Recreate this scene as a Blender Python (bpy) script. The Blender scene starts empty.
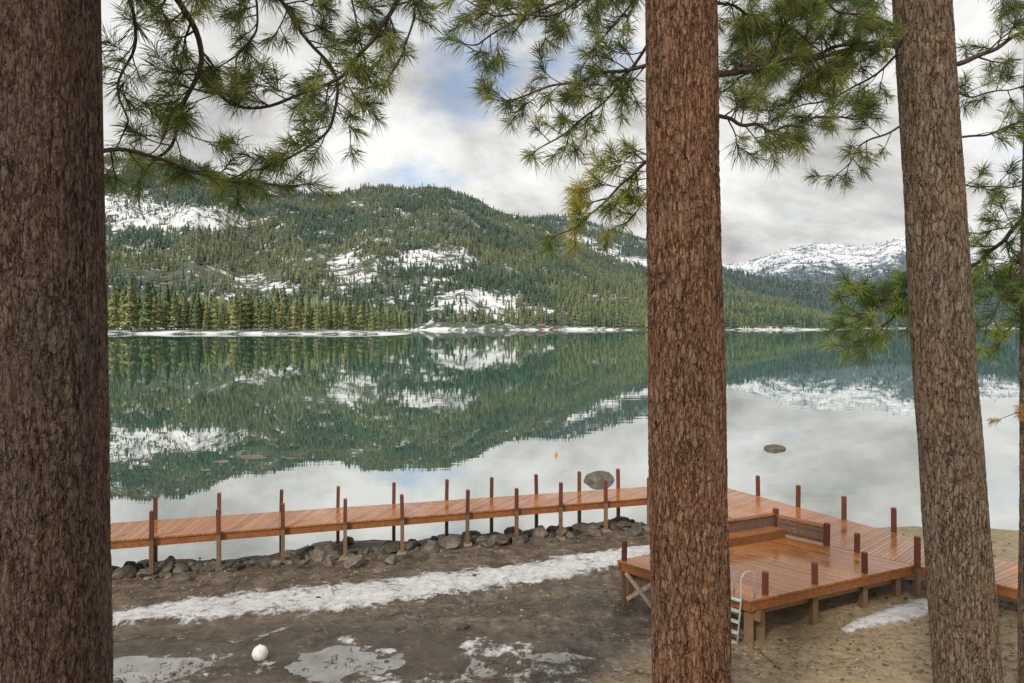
import bpy, bmesh, math, random
import numpy as np
from mathutils import Vector, noise as mnoise
random.seed(11); rng = np.random.default_rng(11)
scene = bpy.context.scene
COL = scene.collection
F = 683.0; EYE = 6.0; HZ = 326.0      # survey instrument constants: focal, eye height (m), horizon

def at(u, v, Y):                      # surveyed bearing + distance -> world metres
    return Vector(((u-512)/F*Y, Y, EYE-(v-HZ)/F*Y))
def lvl(u, v, z):                     # point on a level plane of height z
    Y = F*(EYE-z)/(v-HZ)
    return Vector(((u-512)/F*Y, Y, z))

# ------------------------------------------------------------------ numpy noise
def _h(ix, iy, seed):
    n = (ix.astype(np.int64)*374761393 + iy.astype(np.int64)*668265263 + seed*974634777) & 0xffffffff
    n = ((n ^ (n >> 13))*1274126177) & 0xffffffff
    n = n ^ (n >> 16)
    return (n & 0xffff)/65535.0
def vn(x, y, seed=0):
    ix = np.floor(x); iy = np.floor(y); fx = x-ix; fy = y-iy
    fx = fx*fx*(3-2*fx); fy = fy*fy*(3-2*fy)
    a = _h(ix, iy, seed); b = _h(ix+1, iy, seed); c = _h(ix, iy+1, seed); d = _h(ix+1, iy+1, seed)
    return (a*(1-fx)+b*fx)*(1-fy)+(c*(1-fx)+d*fx)*fy
def fbm(x, y, o=4, seed=0):
    s = 0; a = 0.5; t = 0
    for i in range(o):
        s = s+a*vn(x*2**i+i*17.3, y*2**i+i*9.1, seed+i); t += a; a *= 0.5
    return s/t
def sstep(a, b, x):
    t = np.clip((x-a)/(b-a), 0, 1); return t*t*(3-2*t)

# ------------------------------------------------------------------ mesh helpers
def mk_mesh(name, V, Fc, mats, smooth=False, col=None, attrs=None, mi=None):
    V = np.asarray(V, dtype=np.float32).reshape(-1, 3); Fc = np.asarray(Fc, dtype=np.int32)
    m, k = Fc.shape
    me = bpy.data.meshes.new(name)
    me.vertices.add(len(V)); me.vertices.foreach_set('co', V.ravel())
    me.loops.add(m*k); me.loops.foreach_set('vertex_index', Fc.ravel())
    me.polygons.add(m); me.polygons.foreach_set('loop_start', np.arange(m, dtype=np.int32)*k)
    if mi is not None: me.polygons.foreach_set('material_index', np.asarray(mi, dtype=np.int32))
    me.polygons.foreach_set('use_smooth', np.full(m, smooth, dtype=bool))
    me.update(calc_edges=True)
    if col is not None:
        c = np.asarray(col, dtype=np.float32)
        if c.shape[1] == 3: c = np.hstack([c, np.ones((len(c), 1), np.float32)])
        me.attributes.new('tint', 'FLOAT_COLOR', 'POINT').data.foreach_set('color', c.ravel())
    for kx, va in (attrs or {}).items():
        me.attributes.new(kx, 'FLOAT', 'POINT').data.foreach_set('value', np.asarray(va, dtype=np.float32).ravel())
    for mt in mats: me.materials.append(mt)
    return me
def obj(name, me, parent=None, loc=(0, 0, 0)):
    o = bpy.data.objects.new(name, me); COL.objects.link(o); o.location = loc
    if parent is not None: o.parent = parent
    return o
def tag(o, label, cat, group=None, kind=None):
    o['label'] = label; o['category'] = cat
    if group: o['group'] = group
    if kind: o['kind'] = kind
    return o
def empty(name, loc):
    o = bpy.data.objects.new(name, None); o.empty_display_size = 0.3
    COL.objects.link(o); o.location = loc; return o

class Geo:
    def __init__(s): s.v = []; s.f = []; s.c = []
    def box8(s, p, c=(1, 1, 1)):       # 8 points: bottom 4 then top 4
        b = len(s.v); s.v += [tuple(q) for q in p]; s.c += [c]*8
        for q in ((3, 2, 1, 0), (4, 5, 6, 7), (0, 1, 5, 4), (1, 2, 6, 5), (2, 3, 7, 6), (3, 0, 4, 7)):
            s.f.append(tuple(b+i for i in q))
    def beam(s, a, b, w, h, c=(1, 1, 1), up=Vector((0, 0, 1))):   # centred rectangular bar
        a = Vector(a); b = Vector(b); d = (b-a).normalized()
        sd = d.cross(up)
        if sd.length < 1e-3: sd = Vector((1, 0, 0))
        sd.normalize(); u2 = sd.cross(d).normalized()
        p = []
        for e in (-1, 1):
            for q, m in ((a, -1), (a, 1), (b, 1), (b, -1)):
                p.append(q+sd*(m*w/2)+u2*(e*h/2))
        s.box8(p, c)
    def tube(s, pts, rad, n=8, c=(1, 1, 1)):
        pts = [Vector(p) for p in pts]; m = len(pts); b = len(s.v)
        nrm = None
        for i, p in enumerate(pts):
            d = (pts[min(i+1, m-1)]-pts[max(i-1, 0)]).normalized()
            if nrm is None:
                nrm = d.cross(Vector((0.3, 0.2, 1)));
                if nrm.length < 1e-3: nrm = d.cross(Vector((1, 0, 0)))
            nrm = (nrm-d*nrm.dot(d)).normalized(); bn = d.cross(nrm)
            r = rad[i] if hasattr(rad, '__len__') else rad
            for k in range(n):
                a = 2*math.pi*k/n
                s.v.append(tuple(p+nrm*(r*math.cos(a))+bn*(r*math.sin(a)))); s.c.append(c)
        for i in range(m-1):
            for k in range(n):
                k2 = (k+1) % n
                s.f.append((b+i*n+k, b+i*n+k2, b+(i+1)*n+k2, b+(i+1)*n+k))
        for e, r0 in ((0, b), (1, b+(m-1)*n)):
            ids = [r0+k for k in range(n)]
            for k in range(1, n-2, 2):
                q = (ids[0], ids[k], ids[k+1], ids[k+2])
                s.f.append(q[::-1] if e == 0 else q)
    def mesh(s, name, mats, base=(0, 0, 0), smooth=False):
        V = np.array(s.v)-np.array(base)
        return mk_mesh(name, V, np.array(s.f), mats, smooth, col=np.array(s.c, dtype=float))

# ------------------------------------------------------------------ node helpers
def mat(name):
    m = bpy.data.materials.new(name); m.use_nodes = True
    nt = m.node_tree; b = nt.nodes['Principled BSDF']
    return m, nt, b
def ramp(nt, src, stops, interp='LINEAR'):
    r = nt.nodes.new('ShaderNodeValToRGB'); r.color_ramp.interpolation = interp
    el = r.color_ramp.elements
    while len(el) < len(stops): el.new(0.5)
    for e, (p, c) in zip(el, stops):
        e.position = p; e.color = (c, c, c, 1) if not hasattr(c, '__len__') else (*c[:3], 1)
    nt.links.new(src, r.inputs[0]); return r.outputs[0]
def mixc(nt, f, a, b, mode='MIX'):
    m = nt.nodes.new('ShaderNodeMix'); m.data_type = 'RGBA'; m.blend_type = mode
    for s, i in ((f, 0), (a, 6), (b, 7)):
        if isinstance(s, bpy.types.NodeSocket): nt.links.new(s, m.inputs[i])
        elif hasattr(s, '__len__'): m.inputs[i].default_value = (*s[:3], 1)
        else: m.inputs[i].default_value = s
    return m.outputs[2]
def math_(nt, op, a, b=0.0):
    m = nt.nodes.new('ShaderNodeMath'); m.operation = op
    for s, i in ((a, 0), (b, 1)):
        if isinstance(s, bpy.types.NodeSocket): nt.links.new(s, m.inputs[i])
        else: m.inputs[i].default_value = s
    return m.outputs[0]
def coords(nt, scale=(1, 1, 1), kind='Object'):
    tc = nt.nodes.new('ShaderNodeTexCoord'); mp = nt.nodes.new('ShaderNodeMapping')
    mp.inputs['Scale'].default_value = scale
    nt.links.new(tc.outputs[kind], mp.inputs[0]); return mp.outputs[0]
def noise(nt, vec, scale, detail=5, rough=0.55, dist=0.0):
    n = nt.nodes.new('ShaderNodeTexNoise'); n.inputs['Scale'].default_value = scale
    n.inputs['Detail'].default_value = detail; n.inputs['Roughness'].default_value = rough
    n.inputs['Distortion'].default_value = dist
    nt.links.new(vec, n.inputs['Vector']); return n.outputs['Fac']
def bump(nt, h, strength, dist, bsdf):
    b = nt.nodes.new('ShaderNodeBump'); b.inputs['Strength'].default_value = strength
    b.inputs['Distance'].default_value = dist
    nt.links.new(h, b.inputs['Height']); nt.links.new(b.outputs[0], bsdf.inputs['Normal'])
def attr(nt, name, out='Fac'):
    a = nt.nodes.new('ShaderNodeAttribute'); a.attribute_name = name; return a.outputs[out]

# ------------------------------------------------------------------ materials
def bark_mat(name, dark, mid, light, scale=15.0, amp=0.02):
    m, nt, b = mat(name); L = nt.links
    co = coords(nt, (1, 1, 0.30))
    wn = nt.nodes.new('ShaderNodeTexNoise'); wn.inputs['Scale'].default_value = 15; wn.inputs['Detail'].default_value = 4
    wn.inputs['Roughness'].default_value = 0.72
    L.new(co, wn.inputs['Vector'])
    sub = nt.nodes.new('ShaderNodeVectorMath'); sub.operation = 'SUBTRACT'; sub.inputs[1].default_value = (.5, .5, .5)
    L.new(wn.outputs['Color'], sub.inputs[0])
    sc = nt.nodes.new('ShaderNodeVectorMath'); sc.operation = 'SCALE'; sc.inputs['Scale'].default_value = 0.11
    L.new(sub.outputs[0], sc.inputs[0])
    ad = nt.nodes.new('ShaderNodeVectorMath'); L.new(co, ad.inputs[0]); L.new(sc.outputs[0], ad.inputs[1])
    ed = nt.nodes.new('ShaderNodeTexVoronoi'); ed.feature = 'DISTANCE_TO_EDGE'; ed.inputs['Scale'].default_value = scale
    L.new(ad.outputs[0], ed.inputs['Vector'])
    vo = nt.nodes.new('ShaderNodeTexVoronoi'); vo.feature = 'F1'; vo.inputs['Scale'].default_value = scale*2.3
    L.new(ad.outputs[0], vo.inputs['Vector'])
    rv = nt.nodes.new('ShaderNodeSeparateColor'); L.new(vo.outputs['Color'], rv.inputs[0])
    med = noise(nt, coords(nt, (1, 1, 0.35)), 6, 3, 0.6)
    fur = noise(nt, coords(nt, (1, 1, 0.14)), 13, 3, 0.65, 0.2)
    furrow = ramp(nt, math_(nt, 'ABSOLUTE', math_(nt, 'SUBTRACT', fur, 0.5)), [(0.0, 0.0), (0.020, 0.5), (0.055, 1.0)])
    fine = noise(nt, coords(nt, (1, 1, 0.5)), 58, 4, 0.75)
    crack = ramp(nt, ed.outputs['Distance'], [(0.0, 0.0), (0.06, 0.5), (0.15, 0.9), (0.4, 1.0)])
    crack = math_(nt, 'MAXIMUM', crack, ramp(nt, med, [(0.52, 0.0), (0.68, 0.8)]))
    furrow = math_(nt, 'MAXIMUM', furrow, ramp(nt, med, [(0.34, 0.7), (0.5, 0.0)]))
    h = math_(nt, 'ADD', math_(nt, 'MULTIPLY', crack, 0.30), math_(nt, 'MULTIPLY', fine, 0.50))
    h = math_(nt, 'ADD', h, math_(nt, 'MULTIPLY', furrow, 0.17))
    h = math_(nt, 'ADD', h, math_(nt, 'MULTIPLY', rv.outputs[0], 0.13))
    h = math_(nt, 'SUBTRACT', h, math_(nt, 'MULTIPLY', vo.outputs['Distance'], 0.13))
    big = noise(nt, coords(nt, (1, 1, 0.5)), 2.0, 3, 0.6)
    col = ramp(nt, h, [(0.30, dark), (0.57, mid), (0.92, light)])
    hs = nt.nodes.new('ShaderNodeHueSaturation'); L.new(col, hs.inputs['Color'])
    L.new(math_(nt, 'ADD', math_(nt, 'MULTIPLY', rv.outputs[1], 0.4), 0.82), hs.inputs['Value'])
    c2 = mixc(nt, math_(nt, 'MULTIPLY', ramp(nt, big, [(0.38, 0), (0.66, 1)]), 0.6), hs.outputs[0], mixc(nt, 1.0, hs.outputs[0], (0.75, 0.92, 1.02), 'MULTIPLY'))
    L.new(c2, b.inputs['Base Color']); b.inputs['Roughness'].default_value = 0.9
    b.inputs['Specular IOR Level'].default_value = 0.1
    dp = nt.nodes.new('ShaderNodeDisplacement'); dp.inputs['Scale'].default_value = amp; dp.inputs['Midlevel'].default_value = 0.75
    L.new(h, dp.inputs['Height']); L.new(dp.outputs[0], nt.nodes['Material Output'].inputs['Displacement'])
    m.displacement_method = 'BOTH'
    return m
bark_red = bark_mat('bark_red', (0.018, 0.010, 0.007), (0.150, 0.074, 0.044), (0.41, 0.245, 0.160), 25, .029)
bark_dark = bark_mat('bark_dark', (0.012, 0.008, 0.006), (0.086, 0.054, 0.040), (0.24, 0.165, 0.128), 34, 0.019)
bark_grey = bark_mat('bark_grey', (0.018, 0.012, 0.009), (0.138, 0.094, 0.064), (0.36, 0.275, 0.20), 23, 0.026)

def simple_tint(name, rough=0.8, nscale=8, lo=0.7, hi=1.2, bstr=0.3, bdist=0.01, spec=0.3, stretch=(1, 1, 1)):
    m, nt, b = mat(name)
    t = attr(nt, 'tint', 'Color'); n = noise(nt, coords(nt, stretch), nscale, 5, 0.6)
    c = mixc(nt, 1.0, t, ramp(nt, n, [(0.25, lo), (0.75, hi)]), 'MULTIPLY')
    nt.links.new(c, b.inputs['Base Color']); b.inputs['Roughness'].default_value = rough
    b.inputs['Specular IOR Level'].default_value = spec
    if bstr: bump(nt, n, bstr, bdist, b)
    return m
branch_wood = simple_tint('branch_wood', 0.9, 30, 0.6, 1.3, 0.5, 0.01)

needle_m, nt, b = mat('pine_needle')
t = attr(nt, 'tint', 'Color'); nt.links.new(t, b.inputs['Base Color'])
b.inputs['Roughness'].default_value = 0.5; b.inputs['Specular IOR Level'].default_value = 0.4
tr = nt.nodes.new('ShaderNodeBsdfTranslucent'); nt.links.new(mixc(nt, 1.0, t, (1.5, 1.55, 1.0), 'MULTIPLY'), tr.inputs[0])
mx = nt.nodes.new('ShaderNodeMixShader'); mx.inputs[0].default_value = 0.42
nt.links.new(b.outputs[0], mx.inputs[1]); nt.links.new(tr.outputs[0], mx.inputs[2])
nt.links.new(mx.outputs[0], nt.nodes['Material Output'].inputs[0])

forest_m, nt, b = mat('forest_needle')
nt.links.new(attr(nt, 'tint', 'Color'), b.inputs['Base Color']); b.inputs['Roughness'].default_value = 0.9
b.inputs['Specular IOR Level'].default_value = 0.1

# deck wood
deck_m, nt, b = mat('wet_cedar')
t = attr(nt, 'tint', 'Color'); co = coords(nt)
g = noise(nt, co, 22, 5, 0.65); bl = noise(nt, co, 1.3, 6, 0.7)
c = mixc(nt, 1.0, t, ramp(nt, g, [(0.25, 0.5), (0.75, 1.35)]), 'MULTIPLY')
c = mixc(nt, math_(nt, 'MULTIPLY', ramp(nt, bl, [(0.46, 0), (0.66, 1)]), 0.35), c, (0.46, 0.25, 0.115))
deb = noise(nt, co, 34, 3, 0.5)
c = mixc(nt, ramp(nt, deb, [(0.69, 0), (0.73, 1)]), c, (0.58, 0.42, 0.28))
nt.links.new(c, b.inputs['Base Color'])
nt.links.new(ramp(nt, bl, [(0.40, 0.06), (0.60, 0.36)]), b.inputs['Roughness'])
b.inputs['Specular IOR Level'].default_value = 0.65
bump(nt, g, 0.25, 0.005, b)
post_m = simple_tint('stained_post', 0.7, 14, 0.6, 1.3, 0.3, 0.005, stretch=(4, 4, 0.6))
beam_m = simple_tint('stained_beam', 0.6, 9, 0.65, 1.25, 0.3, 0.005)

# rock
def rock_mat(name, k, lo=0.35):
    m, nt, b = mat(name)
    co = coords(nt); n1 = noise(nt, co, 2.3, 5, 0.65); n2 = noise(nt, co, 14, 4, 0.7)
    oi = nt.nodes.new('ShaderNodeObjectInfo')
    c = ramp(nt, n1, [(0.3, (0.085*k, 0.070*k, 0.055*k)), (0.55, (0.22*k, 0.185*k, 0.145*k)), (0.75, (0.38*k, 0.34*k, 0.285*k))])
    c = mixc(nt, 1.0, c, ramp(nt, n2, [(0.3, 0.6), (0.7, 1.25)]), 'MULTIPLY')
    c = mixc(nt, 1.0, c, ramp(nt, oi.outputs['Random'], [(0, lo), (1, 1.15)]), 'MULTIPLY')
    nt.links.new(c, b.inputs['Base Color']); b.inputs['Roughness'].default_value = 0.65
    bump(nt, n2, 0.5, 0.03, b); return m
rock_m = rock_mat('shore_rock', 0.85); boulder_m = rock_mat('boulder_stone', 0.66, .9)

# ground
ground_m, nt, b = mat('muddy_shore')
co = coords(nt); L = nt.links
nA = noise(nt, co, 0.8, 6, 0.65); nB = noise(nt, co, 6, 6, 0.75); nC = noise(nt, co, 34, 4, 0.75); nD = noise(nt, co, 2.4, 6, 0.7, 0.5)
mud = ramp(nt, nD, [(0.32, (0.050, 0.035, 0.023)), (0.48, (0.135, 0.099, 0.067)), (0.66, (0.27, 0.213, 0.155))])
mud = mixc(nt, 1.0, mud, ramp(nt, nB, [(0.3, 0.5), (0.7, 1.4)]), 'MULTIPLY')
sand = ramp(nt, nB, [(0.3, (0.22, 0.16, 0.085)), (0.55, (0.40, 0.305, 0.180)), (0.75, (0.50, 0.41, 0.265))])
sand = mixc(nt, ramp(nt, nD, [(0.54, 0), (0.66, 0.7)]), sand, (0.20, 0.19, 0.070))
sfac = math_(nt, 'ADD', attr(nt, 'sand'), math_(nt, 'MULTIPLY', math_(nt, 'SUBTRACT', nA, 0.5), 1.4))
c = mixc(nt, ramp(nt, sfac, [(0.35, 0), (0.65, 1)]), mud, sand)
c = mixc(nt, 1.0, c, ramp(nt, nC, [(0.3, 0.6), (0.7, 1.35)]), 'MULTIPLY')
wf = ramp(nt, math_(nt, 'ADD', attr(nt, 'wet'), math_(nt, 'MULTIPLY', math_(nt, 'SUBTRACT', nD, 0.5), 1.2)), [(0.34, 0), (0.54, 1)])
c = mixc(nt, math_(nt, 'MULTIPLY', wf, 0.6), c, (0.048, 0.037, 0.028))
sn = math_(nt, 'ADD', attr(nt, 'snow'), math_(nt, 'MULTIPLY', math_(nt, 'SUBTRACT', nB, 0.5), 1.3))
sn = math_(nt, 'ADD', sn, math_(nt, 'MULTIPLY', math_(nt, 'SUBTRACT', nD, 0.5), 2.6))
sf = ramp(nt, sn, [(0.38, 0), (0.54, 0.55), (0.80, 1)])
snc = ramp(nt, nB, [(0.28, (0.48, 0.46, 0.44)), (0.58, (0.84, 0.84, 0.85))])
snc = mixc(nt, 1.0, snc, ramp(nt, nC, [(0.25, 0.78), (0.6, 1.0)]), 'MULTIPLY')
c = mixc(nt, sf, c, snc)
L.new(c, b.inputs['Base Color'])
damp_ = ramp(nt, nA, [(0.4, (0.36,)*3), (0.6, (0.7,)*3)])
L.new(mixc(nt, wf, damp_, (0.12,)*3), b.inputs['Roughness'])
b.inputs['Specular IOR Level'].default_value = 0.5
hh = math_(nt, 'ADD', math_(nt, 'MULTIPLY', nB, 1.3), math_(nt, 'MULTIPLY', nC, 0.35))
hh = math_(nt, 'MULTIPLY', hh, math_(nt, 'SUBTRACT', 1.0, math_(nt, 'MULTIPLY', wf, 0.45)))
hh = math_(nt, 'ADD', hh, math_(nt, 'MULTIPLY', sf, 0.25))
bump(nt, hh, 0.9, 0.08, b)

# hill ground
def hill_mat(name, d0, d1, scl=1.0, snowc=(0.78, 0.80, 0.84), amp=1.0):
    m, nt, b = mat(name)
    co = coords(nt); a1 = noise(nt, co, 0.010*scl, 6, 0.7); a2 = noise(nt, co, 0.040*scl, 5, 0.8)
    c = ramp(nt, a2, [(0.35, d0), (0.6, d1)])
    sn = math_(nt, 'ADD', attr(nt, 'snow'), math_(nt, 'MULTIPLY', math_(nt, 'SUBTRACT', a2, 0.5), 2.4*amp))
    sn = math_(nt, 'ADD', sn, math_(nt, 'MULTIPLY', math_(nt, 'SUBTRACT', a1, 0.5), 2.6*amp))
    c = mixc(nt, ramp(nt, sn, [(0.40, 0), (0.78, 1)]), c, snowc)
    nt.links.new(c, b.inputs['Base Color']); b.inputs['Roughness'].default_value = 0.95
    b.inputs['Specular IOR Level'].default_value = 0.1
    return m
hill_m = hill_mat('hillside', (0.070, 0.090, 0.072), (0.145, 0.155, 0.125))
hill_far = hill_mat('far_hillside', (0.090, 0.128, 0.158), (0.14, 0.175, 0.20), 0.5, (0.76, 0.80, 0.86), 0.7)  # bluish base colours carry the aerial haze

# water
water_m, nt, b = mat('lake_water')
L = nt.links
tco = nt.nodes.new('ShaderNodeTexCoord'); sxyz = nt.nodes.new('ShaderNodeSeparateXYZ'); L.new(tco.outputs['Object'], sxyz.inputs[0])
shal = nt.nodes.new('ShaderNodeMapRange'); shal.inputs['From Min'].default_value = 70; shal.inputs['From Max'].default_value = 22
L.new(sxyz.outputs[1], shal.inputs['Value'])
bedn = noise(nt, coords(nt, (0.25, 0.25, 1)), 1.3, 5, 0.65)
bed = mixc(nt, math_(nt, 'MULTIPLY', shal.outputs[0], ramp(nt, bedn, [(0.42, 0.15), (0.6, 0.9)])), (0.028, 0.125, 0.098), (0.090, 0.105, 0.068))
L.new(bed, b.inputs['Base Color']); b.inputs['Roughness'].default_value = 0.6
b.inputs['Specular IOR Level'].default_value = 0.0
gl = nt.nodes.new('ShaderNodeBsdfGlossy'); gl.inputs['Roughness'].default_value = 0.010
gl.inputs['Color'].default_value = (0.94, 0.94, 0.925, 1)
wv = noise(nt, coords(nt, (0.30, 1.0, 1)), 0.8, 2, 0.5)
wv2 = noise(nt, coords(nt, (0.010, 0.03, 1)), 1.0, 3, 0.5)
bp = nt.nodes.new('ShaderNodeBump'); bp.inputs['Distance'].default_value = 0.02
L.new(ramp(nt, wv2, [(0.4, 0.04), (0.68, 0.22)]), bp.inputs['Strength'])
L.new(wv, bp.inputs['Height']); L.new(bp.outputs[0], gl.inputs['Normal'])
lw = nt.nodes.new('ShaderNodeLayerWeight'); lw.inputs['Blend'].default_value = 0.5
fac = ramp(nt, lw.outputs['Facing'], [(0.0, 0.06), (0.5, 0.35), (0.72, 0.72), (0.95, 0.82)])
mx = nt.nodes.new('ShaderNodeMixShader'); L.new(fac, mx.inputs[0])
L.new(b.outputs[0], mx.inputs[1]); L.new(gl.outputs[0], mx.inputs[2])
L.new(mx.outputs[0], nt.nodes['Material Output'].inputs[0])
# puddle water
pud_m, nt, b = mat('puddle_water')
nn = noise(nt, coords(nt), 3, 4, .6)
nt.links.new(ramp(nt, nn, [(0.35, (0.06, 0.050, 0.038)), (0.65, (0.20, 0.185, 0.165))]), b.inputs['Base Color'])
b.inputs['Roughness'].default_value = 0.03; b.inputs['Specular IOR Level'].default_value = 1.0; b.inputs['IOR'].default_value = 2.1

# ------------------------------------------------------------------ terrain
SHX = np.array([-4000, -60, -30, -10, 3.3, 8, 14.9, 25, 60, 4000.])
SHY = np.array([-900, 4.5, 12, 17.3, 20.7, 20.5, 19.8, 22, 35, 600.])
def gheight(X, Y):
    X = np.asarray(X, float); Y = np.asarray(Y, float)
    yw = np.interp(X, SHX, SHY)+(fbm(X*0.6, X*0+3, 3, 5)-0.5)*1.3
    d = yw-Y
    zi = 0.045*np.clip(d, 0, 14)+0.10*sstep(0, 1.0, d)+0.012*np.clip(d-14, 0, 200)
    zo = -0.10*np.clip(-d, 0, 60)
    near = sstep(60, 30, np.abs(X-2))*sstep(45, 26, np.abs(Y))
    bumpy = ((fbm(X*0.7, Y*0.7, 4, 21)-0.5)*0.20+(fbm(X*3.1, Y*3.1, 3, 31)-0.5)*0.08)*near*sstep(-0.6, 0.8, d)
    dip = 0.30*np.exp(-(((X-3.6)/2.2)**2+((Y-13.9)/1.9)**2)**1.3)+0.12*np.exp(-(((X-5.8)/2.0)**2+((Y-12.8)/1.0)**2))
    z = np.where(d > 0, zi, zo)+bumpy-dip
    return np.where(d > 2.0, np.maximum(z, 0.05+0.02*bumpy), z)
def gz(x, y): return float(gheight(np.array([x]), np.array([y]))[0])

xs = np.concatenate([-np.geomspace(6000, 18, 26), np.arange(-17, 20, 0.075), np.geomspace(20.2, 6000, 26)])
ys = np.concatenate([-np.geomspace(800, 1, 16), np.arange(0, 8, 0.5), np.arange(8, 23, 0.06), np.geomspace(23.2, 12000, 36)])
GX, GY = np.meshgrid(xs, ys); GZ = gheight(GX, GY)
def seg_dist(px, py, pts):
    best = np.full(px.shape, 1e9)
    for (a, wa), (c2, wb) in zip(pts[:-1], pts[1:]):
        dx, dy = c2.x-a.x, c2.y-a.y
        t = np.clip(((px-a.x)*dx+(py-a.y)*dy)/(dx*dx+dy*dy), 0, 1)
        d = np.hypot(px-a.x-t*dx, py-a.y-t*dy)/(wa+(wb-wa)*t)
        best = np.minimum(best, d)
    return best
def g2(u, v, z=0.35): return lvl(u, v, z)
strip = [(g2(40, 626), .3), (g2(107, 619), .38), (g2(200, 609), .70), (g2(300, 598), .72), (g2(420, 586), .64),
         (g2(520, 571), .55), (g2(600, 557), .45), (g2(660, 546), .35)]
low1 = [(g2(40, 676, .5), .5), (g2(120, 672, .5), .5), (g2(230, 668, .5), .35), (g2(330, 652, .5), .35), (g2(440, 645, .5), .4), (g2(520, 655, .5), .3)]
low2 = [(g2(330, 678, .5), .4), (g2(450, 672, .5), .5), (g2(560, 674, .5), .5)]
rt = [(g2(850, 624, .4), .12), (g2(890, 614, .4), .3), (g2(935, 605, .4), .28), (g2(975, 606, .4), .1)]
snow = np.zeros(GX.shape)
for pl, k in ((strip, 1.0), (low1, 0.46), (low2, 0.44), (rt, .95)):
    snow = np.maximum(snow, k*np.clip(1.6-seg_dist(GX, GY, pl)*0.95, 0, 1))
damp = [[(g2(120, 655, .5), .9), (g2(300, 648, .5), 1.0), (g2(420, 644, .5), .8), (g2(560, 662, .5), .7)], [(g2(420, 612, .5), .25), (g2(600, 590, .5), .35)]]
wet = np.zeros(GX.shape)
for pl in damp: wet = np.maximum(wet, 0.62*np.clip(1.5-seg_dist(GX, GY, pl)*.8, 0, 1))
# puddle basins, each filled by its own level sheet of water
PUDS = [(236, 648, 1.35, .42), (150, 640, .8, .20), (420, 638, .9, .24), (455, 664, 1.1, .30), (335, 664, .9, .30), (160, 666, .8, .28), (560, 655, .6, .18)]
for (u, v, a, c_) in PUDS:
    p = lvl(u, v, .5); lv = gz(p.x, p.y)
    wig = (fbm(GX*1.7, GY*1.7, 4, 91)-.5)*1.9
    q = np.sqrt(((GX-p.x)/a)**2+((GY-p.y)/c_/1.5)**2)+wig
    inn_ = sstep(1.15, 0.85, q)
    GZ = np.where(q < 2.6, np.maximum(GZ, lv+0.004+0.02*np.clip(q-1, 0, 1)), GZ)
    GZ = GZ*(1-inn_)+(lv-0.035+0.05*(fbm(GX*3.3, GY*3.3, 3, 97)-.5))*inn_
    snow = snow*(1-0.9*inn_); wet = np.maximum(wet, inn_)
    n = 40; V = [(p.x+math.cos(i*2*math.pi/n)*a*1.9, p.y+math.sin(i*2*math.pi/n)*c_*2.4, lv-.012) for i in range(n)]
    me = bpy.data.meshes.new('puddle'); me.from_pydata(V, [], [list(range(n))]); me.materials.append(pud_m)
    tag(obj('puddle', me), 'shallow meltwater puddle lying in the mud', 'puddle', kind='structure')
GZ = GZ+0.04*sstep(0.35, 0.8, snow)*(fbm(GX*2, GY*2, 3, 55)+.1)
sand = sstep(2.0, 6.0, GX-0.25*(GY-12))*0.95+0.08
sand = np.maximum(sand, 0.48*sstep(12.8, 10.8, GY)*sstep(-1.0, 2.0, GX))
ny, nx = GX.shape
idx = np.arange(ny*nx).reshape(ny, nx)
def gridfaces(idx): return np.stack([idx[:-1, :-1].ravel(), idx[:-1, 1:].ravel(), idx[1:, 1:].ravel(), idx[1:, :-1].ravel()], 1)
me = mk_mesh('ground', np.stack([GX.ravel(), GY.ravel(), GZ.ravel()], 1), gridfaces(idx), [ground_m], True,
             attrs={'snow': snow.ravel(), 'wet': wet.ravel(), 'sand': sand.ravel()})
tag(obj('ground', me), 'muddy lake shore with melting snow patches and puddles', 'ground', kind='structure')

W = 12000
me = mk_mesh('water', [(-W, -1500, 0), (W, -1500, 0), (W, 14000, 0), (-W, 14000, 0)], [(0, 1, 2, 3)], [water_m])
tag(obj('water', me), 'calm green mountain lake mirroring the hills', 'lake', kind='structure')

# ------------------------------------------------------------------ forest builder
def forest_mesh(name, P, H, C, slim=0.12):
    n = len(P); lay = 3; S = 5
    V = np.zeros((n, lay, S+1, 3)); ang0 = rng.random((n, lay))*6.28
    R = H*(slim+0.08*rng.random(n))
    for l in range(lay):
        zb = 0.10+0.27*l; zt = [0.55, 0.80, 1.0][l]; rr = [1.0, 0.84, 0.58][l]
        for k in range(S):
            a = ang0[:, l]+k*2*math.pi/S; rj = R*rr*(0.6+0.7*rng.random(n))
            V[:, l, k, 0] = P[:, 0]+np.cos(a)*rj; V[:, l, k, 1] = P[:, 1]+np.sin(a)*rj
            V[:, l, k, 2] = P[:, 2]+H*(zb+0.09*(rng.random(n)-.5))
        V[:, l, S, 0] = P[:, 0]+(rng.random(n)-.5)*.05*H; V[:, l, S, 1] = P[:, 1]; V[:, l, S, 2] = P[:, 2]+H*zt
    base = (np.arange(n*lay)*(S+1))[:, None]
    fs = np.stack([np.stack([base[:, 0]+k, base[:, 0]+(k+1) % S, base[:, 0]+S], 1) for k in range(S)], 1).reshape(-1, 3)
    cc = np.repeat(C, lay*(S+1), axis=0)
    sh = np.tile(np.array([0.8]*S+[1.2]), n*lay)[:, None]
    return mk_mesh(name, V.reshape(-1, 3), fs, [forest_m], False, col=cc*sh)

def smooth_prof(prof, u):
    y = np.interp(u, [p[0] for p in prof], [p[1] for p in prof]); k = np.ones(9)/9
    return np.convolve(np.pad(y, 4, 'edge'), k, 'valid')

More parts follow.
